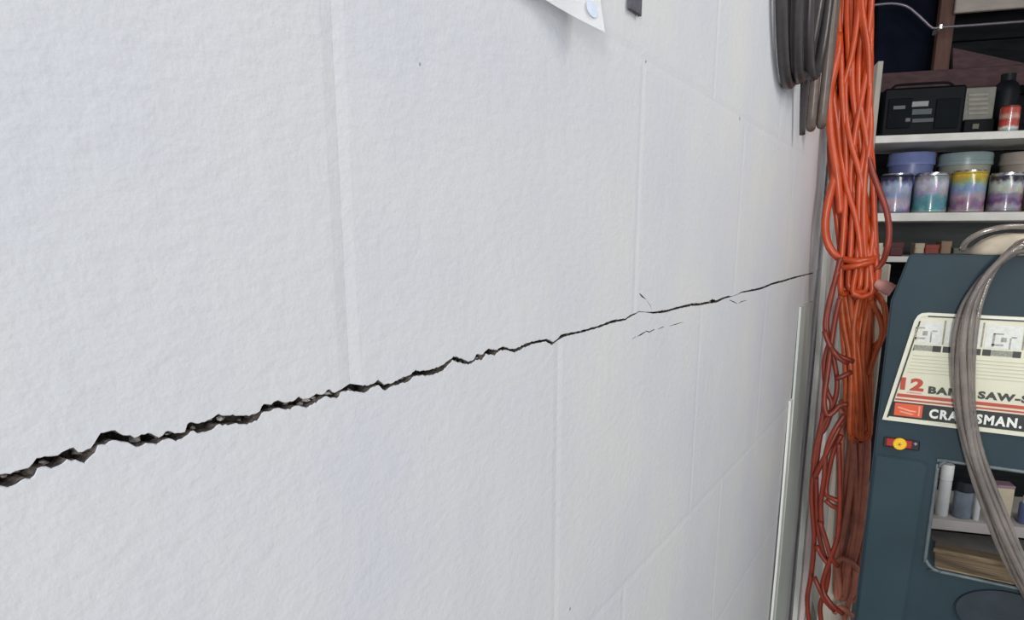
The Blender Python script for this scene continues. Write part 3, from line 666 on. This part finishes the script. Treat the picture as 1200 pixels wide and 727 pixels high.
shbox('back_panel', (uL, DP, z3t), (u1+.016, DP+.008, z2t), mat('grey_back_boards', '56595a', .8, var=.2, scale=8, stretch=(1, 1, 8)), un)
shbox('back_panel', (uL, DP, 0), (u1+.016, DP+.008, z3t-.002), DARKW, un)
def shpt(u, v, z): return MSH @ Vector((u, v, z))

def label_mat(name, bands, noise_amt=.35, metal=.0):
    """a printed label: colour bands up the side of the can, broken up by noise"""
    m = bpy.data.materials.new(name); m.use_nodes = True; nt = m.node_tree; N = nt.nodes; L = nt.links; b = N['Principled BSDF']
    tc = N.new('ShaderNodeTexCoord'); sp = N.new('ShaderNodeSeparateXYZ'); L.new(tc.outputs['Generated'], sp.inputs[0])
    n = N.new('ShaderNodeTexNoise'); n.inputs['Scale'].default_value = 4.5; n.inputs['Detail'].default_value = 4; L.new(tc.outputs['Generated'], n.inputs['Vector'])
    ma = N.new('ShaderNodeMath'); ma.operation = 'MULTIPLY_ADD'; ma.inputs[1].default_value = noise_amt; L.new(n.outputs['Fac'], ma.inputs[0])
    mb = N.new('ShaderNodeMath'); mb.operation = 'SUBTRACT'; mb.inputs[1].default_value = noise_amt/2
    L.new(sp.outputs['Z'], mb.inputs[0]); L.new(mb.outputs[0], ma.inputs[2])
    r = N.new('ShaderNodeValToRGB'); L.new(ma.outputs[0], r.inputs[0]); cr = r.color_ramp; cr.interpolation = 'EASE'
    cr.elements[0].position = bands[0][0]; cr.elements[0].color = rgb(bands[0][1]); cr.elements[1].position = bands[-1][0]; cr.elements[1].color = rgb(bands[-1][1])
    for p, c in bands[1:-1]: e = cr.elements.new(p); e.color = rgb(c)
    n2 = N.new('ShaderNodeTexVoronoi'); n2.inputs['Scale'].default_value = 7; L.new(tc.outputs['Generated'], n2.inputs['Vector'])
    mx = N.new('ShaderNodeMix'); mx.data_type = 'RGBA'; mx.blend_type = 'MULTIPLY'; mx.inputs['Factor'].default_value = .3
    L.new(r.outputs[0], mx.inputs['A']); L.new(n2.outputs['Color'], mx.inputs['B']); L.new(mx.outputs['Result'], b.inputs['Base Color'])
    b.inputs['Roughness'].default_value = .22; b.inputs['Metallic'].default_value = metal; b.inputs['Coat Weight'].default_value = .5; return m
TIN = mat('bright_tin', 'b9bcc4', .25, .9, var=.08)
DTIN = mat('dark_tin', '2c2e3c', .35, .5, var=.15)
def can(label, pxl, pxr, pyt, v, zf, lab, lidm, group):
    ua, _ = sh(pxl, 225, v); ub, _ = sh(pxr, 225, v); r = (ub-ua)/2; u = (ua+ub)/2; zt_ = sh((pxl+pxr)/2, pyt, v-r)[1]; h = zt_-zf
    c = shpt(u, v, zf+.0005); t = thing('paint_can', label, 'can', tuple(c), RR, group); c = tuple(c)
    bm = BM(); lathe(bm, [(0, .001), (r*.96, .001), (r, .004), (r, .008), (r*.975, .010), (r*.975, h*.90), (r*.95, h*.92)], c, 32); obj('body', bm, lab, t, smooth=30)
    bm = BM(); lathe(bm, [(r*.95, h*.90), (r, h*.93), (r, h*.96), (r*.96, h*.965), (r*.90, h*.93)], c, 32); obj('rim', bm, lidm, t, smooth=30)
    bm = BM(); lathe(bm, [(r*.93, h*.945), (r*.90, h), (r*.82, h), (r*.80, h*.965), (0, h*.965)], c, 32); obj('lid', bm, TIN, t, smooth=30)
    return t
GC = 'cans in the front row of the middle shelf'
V1 = .052
can('violet and white paint can nearest the cords, front row of middle shelf', 1030, 1068.5, 203, V1, z2t, label_mat('label_violet', [(0, '7f6f96'), (.22, 'b9a7b8'), (.45, '8f93b8'), (.75, 'a9b2cf'), (.92, '2f315a')]), DTIN, GC)
can('white and teal paint can, second from the cords in the front row', 1070, 1111, 202, V1, z2t, label_mat('label_teal', [(0, '9db8b4'), (.15, '4e8f98'), (.38, '57909f'), (.55, 'a79fb8'), (.8, 'c6c0cf'), (.95, '8f93a0')]), TIN, GC)
can('yellow topped blue and mauve paint can, third in the front row', 1113, 1155, 199, V1, z2t, label_mat('label_yellow', [(0, 'b6a0a8'), (.18, '86627f'), (.42, 'a593a8'), (.62, '7c97c4'), (.80, '9fae7a'), (.88, 'c2a52c'), (.97, 'd0b741')]), mat('yellow_rim', 'b79c3c', .4, .3), GC)
can('white and purple paint can with dark band, fourth in the front row', 1158, 1199, 202, V1, z2t, label_mat('label_purple', [(0, '8d7f8a'), (.15, 'a79ca8'), (.28, '6c5180'), (.45, '8a7896'), (.6, 'b9bab0'), (.78, 'c5c6c2'), (.9, '3a3946')]), TIN, GC)
can('red paint can at the right end of the front row', 1203, 1244, 202, V1, z2t, label_mat('label_red', [(0, '7a2f2b'), (.5, '9c3a30'), (.8, 'b7b0a8'), (.95, '803028')]), TIN, GC)
def tubx(label, pxl, pxr, pyt, v, bodym, lidm):
    ua, _ = sh(pxl, 190, v); ub, _ = sh(pxr, 190, v); r = (ub-ua)/2; u = (ua+ub)/2; h = sh((pxl+pxr)/2, pyt, v-r)[1]-z2t
    c = tuple(shpt(u, v, z2t+.0005)); t = thing('plastic_tub', label, 'tub', c, RR, 'tubs behind the cans on the middle shelf')
    bm = BM(); lathe(bm, [(0, .001), (r*.80, .001), (r*.82, .004), (r*.955, h*.93), (r*.93, h*.93)], c, 32); obj('body', bm, bodym, t, smooth=30)
    bm = BM(); lathe(bm, [(r*.94, h*.80), (r*1.0, h*.80), (r*1.0, h*.86), (r*.985, h*.87), (r*.99, h*.97), (r*.96, h), (r*.90, h), (r*.88, h*.965), (0, h*.965)], c, 32); obj('lid', bm, lidm, t, smooth=30)
VT = .215
tubx('blue plastic tub behind the first two paint cans', 1040, 1096, 178, VT, mat('blue_tub', '6f78a8', .35, var=.1), mat('blue_tub_lid', '7f8bc0', .3, var=.1))
tubx('white plastic tub with grey green lid behind the yellow topped can', 1099, 1163, 178, VT, mat('cream_tub', '9a9c8e', .4, var=.1), mat('grey_green_lid', '93a5a6', .3, var=.1))
tubx('beige plastic tub at the right behind the purple can', 1171, 1236, 177, VT, mat('beige_tub', 'a2958c', .4, var=.1), mat('beige_lid', 'b0a49a', .35, var=.1))

# things on the top shelf
def pbox(name, parent, pxl, pxr, pyt, pyb, v, dv, m, bev=.003, zf=None):
    u0, z1 = sh(pxl, pyt, v); u1_, z0 = sh(pxr, pyb, v)
    if zf is not None: z0 = zf
    bm = BM(); box(bm, (u0, v, z0), (u1_, v+dv, z1), bev, MSH); return obj(name, bm, m, parent)
RAD = mat('black_radio_plastic', '0b0e12', .6, var=.2, spec=.15); RADG = mat('dark_grey_grille', '10151a', .7, var=.2, spec=.1)
v = .07; u0, _ = sh(1037, 150, v); u9, _ = sh(1127, 150, v); zf1 = z1t+.0006
rad = thing('radio', 'black portable radio on the top shelf beside the cords', 'radio', tuple(shpt((u0+u9)/2, v+.05, zf1)), RR)
pbox('case', rad, 1037, 1127, 104, 156, v, .10, RAD, .006, zf1)
pbox('speaker_grille', rad, 1042, 1066, 116, 150, v-.004, .006, RADG, .002); pbox('speaker_grille', rad, 1098, 1122, 116, 150, v-.004, .006, RADG, .002)
pbox('display', rad, 1069, 1088, 119, 124.5, v-.003, .005, mat('pale_display', '7d8482', .3), .001)
pbox('display', rad, 1069, 1092, 128, 134, v-.003, .005, mat('teal_display', '1b3036', .3), .001)
pbox('badge', rad, 1047, 1061, 124, 128, v-.005, .004, mat('grey_badge', '3c4048', .4), .001)
pbox('knob', rad, 1061, 1067, 138, 143, v-.009, .008, mat('grey_knob', '48434a', .4), .002)
pbox('button_row', rad, 1069, 1094, 139, 143, v-.003, .005, mat('dark_button', '1c2530', .4), .001)
u0, z1 = sh(1072, 104, v+.05)
bm = BM(); tube(bm, [shpt(sh(1046, 104, v+.05)[0], v+.05, z1-.002), shpt(sh(1050, 98, v+.05)[0], v+.05, z1+.012), shpt(sh(1080, 97, v+.05)[0], v+.05, z1+.014), shpt(sh(1112, 98, v+.05)[0], v+.05, z1+.012), shpt(sh(1117, 104, v+.05)[0], v+.05, z1-.002)], .004, 8); obj('handle', bm, RAD, rad, smooth=0)
bxm = mat('grey_box_card', '77766e', .6, var=.15)
zt2 = zf1
gb = thing('black_case', 'small black case on the top shelf right of the radio', 'case', tuple(shpt(sh(1146, 150, .10)[0], .14, zf1)), RR)
pbox('case', gb, 1130, 1164, 140.5, 156, .10, .055, RAD, .003, zf1); pbox('latch', gb, 1140, 1147, 145, 151, .097, .004, mat('olive_latch', '5a5a48', .5), .001)
zc = sh(1147, 140.5, .10)[1]
gx = thing('grey_box', 'small grey ribbed box standing on the black case', 'box', tuple(shpt(sh(1147, 140, .115)[0], .14, zc)), RR)
pbox('body', gx, 1132, 1163, 103, 141, .108, .04, bxm, .003, zc+.0005)
for k in range(5): pbox('rib', gx, 1135, 1158, 110+k*5.4, 112.2+k*5.4, .1055, .004, mat('grey_rib', '8b897f', .6), .0008)
bt = mat('dark_bottle_plastic', '11151a', .5, var=.2, spec=.2)
v = .075; ua, _ = sh(1168, 130, v+.02); ub, _ = sh(1200, 130, v+.02); r = (ub-ua)/2; h = sh(1183, 85, v+.05)[1]-zf1
c = tuple(shpt((ua+ub)/2, v+.075, zf1)); t = thing('dark_bottle', 'tall dark bottle on the top shelf behind the red can', 'bottle', c, RR)
bm = BM(); lathe(bm, [(0, 0), (r*.95, 0), (r, .004), (r, h*.72), (r*.8, h*.84), (r*.5, h*.9)], c, 28); obj('body', bm, bt, t, smooth=35)
bm = BM(); lathe(bm, [(r*.55, h*.86), (r*.55, h), (0, h)], c, 20); obj('cap', bm, bt, t, smooth=35)
ua, _ = sh(1171, 140, v-.03); ub, _ = sh(1194.5, 140, v-.03); r = (ub-ua)/2; h = sh(1183, 124, v-.03)[1]-zf1
c = tuple(shpt((ua+ub)/2, v-.03, zf1)); t = thing('small_can', 'small red and white can on the top shelf before the dark bottle', 'can', c, RR)
bm = BM(); lathe(bm, [(0, 0), (r*.97, 0), (r, .003), (r, h*.9), (r*.92, h*.94)], c, 28); obj('body', bm, label_mat('label_red_white', [(0, '7f9a94'), (.10, 'a8b4b0'), (.16, 'e0d8d4'), (.26, 'c05048'), (.45, 'b8453d'), (.6, 'd09a90'), (.8, 'c0503f'), (.95, 'b04434')], .15), t, smooth=30)
bm = BM(); lathe(bm, [(r*.9, h*.92), (r*.93, h*.97), (r*.7, h), (0, h)], c, 28); obj('lid', bm, mat('dark_red_lid', '6a2a26', .4), t, smooth=30)

# dark bag, boards and rod above the top shelf
NAVY = mat('navy_cloth', '0e1220', .9, spec=.1, var=.3, scale=12, bump=.3)
u0, z1 = sh(1030, -20, .40); u9, z0 = sh(1098, 88, .40)
bm = BM(); n, m_ = 14, 18; rows = []
for j in range(m_+1):
    tz = j/m_; z = z0+(z1+.2-z0)*tz; ring = []
    for i in range(n):
        a_ = 2*math.pi*i/n; wv = 1+.06*math.sin(3*a_+tz*5)-.12*(tz**2)-.10*(1-tz)**4
        ring.append(bm.verts.new(shpt((u0+u9)/2-.008+(u9-u0)/2*.88*math.copysign(abs(math.cos(a_))**.55, math.cos(a_))*wv, .44+.05*math.sin(a_)*wv, z)))
    rows.append(ring)
for a, b in zip(rows, rows[1:]):
    for k in range(n): bm.faces.new((a[k], a[(k+1) % n], b[(k+1) % n], b[k]))
bm.faces.new(rows[0][::-1]); bm.faces.new(rows[-1])
p = shpt((u0+u9)/2, .44, z1+.2)
tag(obj('navy_bag', bm, NAVY, base=tuple(p), smooth=0), 'dark navy cloth bag hanging above the radio', 'bag')
def shpx(px0, px1, py0, py1, v, dv): 
    a = sh(px0, py0, v); b = sh(px1, py1, v); return a[0], b[0], max(a[1], b[1]), min(a[1], b[1])
u0, _ = sh(1099, 40, .37); u9, _ = sh(1117, 40, .37)
bm = BM(); box(bm, (u0, .37, 0), (u9, .41, 2.49), .002, MSH); tag(obj('wood_post', bm, BROWN), 'brown wooden post rising behind the top shelf', 'post')
a = sh(1030, 86, .33); b = sh(1168, 101, .33)
bm = BM(); box(bm, (a[0], .331, b[1]), (u1, .349, a[1]), .002, MSH); tag(obj('cross_board', bm, BROWNH), 'dark brown board lying across behind the radio', 'board')
bm = BM(); q0, q1, q2, q3 = sh(1117, 56, .352), sh(1200, 74, .352), sh(1200, 86, .352), sh(1117, 82, .352)
vs0 = [bm.verts.new(shpt(q[0], .352, q[1])) for q in (q0, q1, q2, q3)]; f = bm.faces.new(vs0); r = bmesh.ops.extrude_face_region(bm, geom=[f]); dvec = MSH.to_3x3() @ Vector((0, .016, 0))
for vv in r['geom']:
    if isinstance(vv, bmesh.types.BMVert): vv.co += dvec
tag(obj('sloping_board', bm, BROWNH), 'brown sloping board right of the wooden post', 'board')
a = sh(1119, 15, .34); bm = BM(); box(bm, (a[0], .34, a[1]), (a[0]+.9, .36, a[1]+.14), .003, MSH); tag(obj('beige_board', bm, BEIGE), 'pale beige board at the top right above the rod', 'board')
bm = BM(); pts = [sh(x_, y_, .30) for x_, y_ in ((1023, 6), (1045, 4), (1062, 7), (1072, 14), (1084, 25), (1093, 33), (1102, 32), (1140, 29.5), (1200, 25), (1300, 18))]
rod = thing('metal_rod', 'thin bent grey rod running across above the radio', 'rod', tuple(shpt(pts[6][0], .30, pts[6][1])), RR)
tube(bm, [shpt(q[0], .30, q[1]) for q in pts], .0045, 8); obj('rod', bm, mat('grey_rod', '77727a', .35, .5), rod, smooth=0)
bm = BM(); q = pts[6]; box(bm, (q[0]-.006, .288, q[1]-.008), (q[0]+.004, .372, q[1]+.008), .002, MSH); obj('clip', bm, mat('bright_clip', 'd8d6d0', .2, .7), rod)

# small things on the shelf just behind the saw top
zf3 = z3t+.0006
def smallbox(name, label, cat, pxl, pxr, pyt, v, m, capm=None):
    u0, zt_ = sh(pxl, pyt, v); u9, _ = sh(pxr, pyt, v); c = shpt((u0+u9)/2, v+.03, zf3)
    t = thing(name, label, cat, tuple(c), RR, 'small things on the shelf behind the saw top')
    bm = BM(); box(bm, (u0, v, zf3), (u9, v+.06, zt_), .003, MSH); obj('body', bm, m, t)
    bm = BM(); box(bm, (u0-.0008, v-.0008, zf3+(zt_-zf3)*.62), (u9+.0008, v+.0608, zt_+.001), .002, MSH); obj('flap', bm, capm or m, t)
smallbox('card_box', 'dark red carton on the shelf left of the saw top', 'carton', 1044, 1060, 284, .03, mat('dark_red_card', '4c1f22', .6, var=.2))
smallbox('card_box', 'cream carton peeping over the left of the saw top', 'carton', 1073, 1084, 285.5, .05, mat('cream_card', 'b5a993', .6))
smallbox('card_box', 'red carton peeping over the middle of the saw top', 'carton', 1085, 1102, 287, .05, mat('red_card', '8d4034', .6, var=.2))
smallbox('card_box', 'tan carton peeping over the saw top right of the red one', 'carton', 1104, 1116, 283, .04, mat('tan_card', '8b7460', .6))
smallbox('card_box', 'low olive carton peeping over the saw top left of the pale bowl', 'carton', 1118, 1140, 291, .06, mat('olive_card', '62645a', .6))
def bottle(name, label, cat, pxl, pxr, pyt, v, zf, bodym, capm, capf=.25, capr=.8, h_px=None):
    ua, _ = sh(pxl, pyt+20, v); ub, _ = sh(pxr, pyt+20, v); r = (ub-ua)/2; h = sh((pxl+pxr)/2, pyt, v)[1]-zf
    c = tuple(shpt((ua+ub)/2, v, zf)); t = thing(name, label, cat, c, RR)
    bm = BM(); lathe(bm, [(0, 0), (r*.95, 0), (r, .003), (r, h*(1-capf)-.004), (r*.85, h*(1-capf)), (0, h*(1-capf))], c, 24); obj('body', bm, bodym, t, smooth=30)
    bm = BM(); lathe(bm, [(r*capr*.9, h*(1-capf)-.001), (r*capr, h*(1-capf)+.001), (r*capr, h-.003), (r*capr*.9, h), (0, h)], c, 24); obj('cap', bm, capm, t, smooth=30)
    return t
bottle('small_bottle', 'pale small bottle standing on the shelf just right of the cords', 'bottle', 1024, 1034, 285, .04, zf3, mat('pale_bottle', 'b9b6ac', .4), mat('pale_cap', 'c9c6ba', .4))
# the lower shelf seen through the throat of the saw
zf4 = z4t+.0006
WPL = mat('white_plastic', 'd3d7da', .35, var=.05); CRM = mat('cream_carton', 'c9bfa5', .6, var=.08)
bottle('squeeze_bottle', 'tall narrow white bottle seen through the throat of the saw', 'bottle', 1101, 1116, 544, .045, zf4, WPL, mat('white_cap', 'e0e3e4', .3), .30, 1.05)
bottle('glass_jar', 'blue grey jar with dark lid beside the tall white bottle', 'jar', 1117.5, 1141, 564, .05, zf4, mat('blue_grey_jar', '7c8796', .3, var=.2), mat('dark_jar_lid', '24262f', .4), .26, .98)
bottle('narrow_tube', 'narrow white tube right of the blue grey jar', 'tube', 1142.5, 1150, 568, .03, zf4, WPL, mat('white_cap', 'e0e3e4', .3), .2, .9)
t = thing('cream_carton', 'cream carton with pinkish top behind the tubing in the saw throat', 'carton', tuple(shpt(sh(1180, 600, .03)[0], .06, zf4)), RR)
u0, zt_ = sh(1169, 572, .03); u9, _ = sh(1190, 572, .03)
bm = BM(); box(bm, (u0, .03, zf4), (u9, .08, zt_), .002, MSH); obj('body', bm, CRM, t)
bm = BM(); box(bm, (u0-.001, .029, zt_), (u9+.001, .081, zt_+.010), .002, MSH); obj('lid', bm, mat('pinkish_lid', '9a808c', .5), t)
bottle('blue_bottle', 'blue bottle at the right edge of the saw throat', 'bottle', 1193, 1212, 582, .05, zf4, mat('blue_bottle_plastic', '5f6f9a', .35), mat('white_cap', 'e0e3e4', .3), .25, .7)

# ceiling boards over the shelves
ce = thing('ceiling', 'dark brown boarded basement ceiling', 'ceiling', kind='structure')
for k in range(20):
    bm = BM(); box(bm, (-.25+k*.1425, 1.0, 2.5), (-.252+(k+1)*.1425, 3.8, 2.525), .002); obj('board', bm, JOIST, ce)
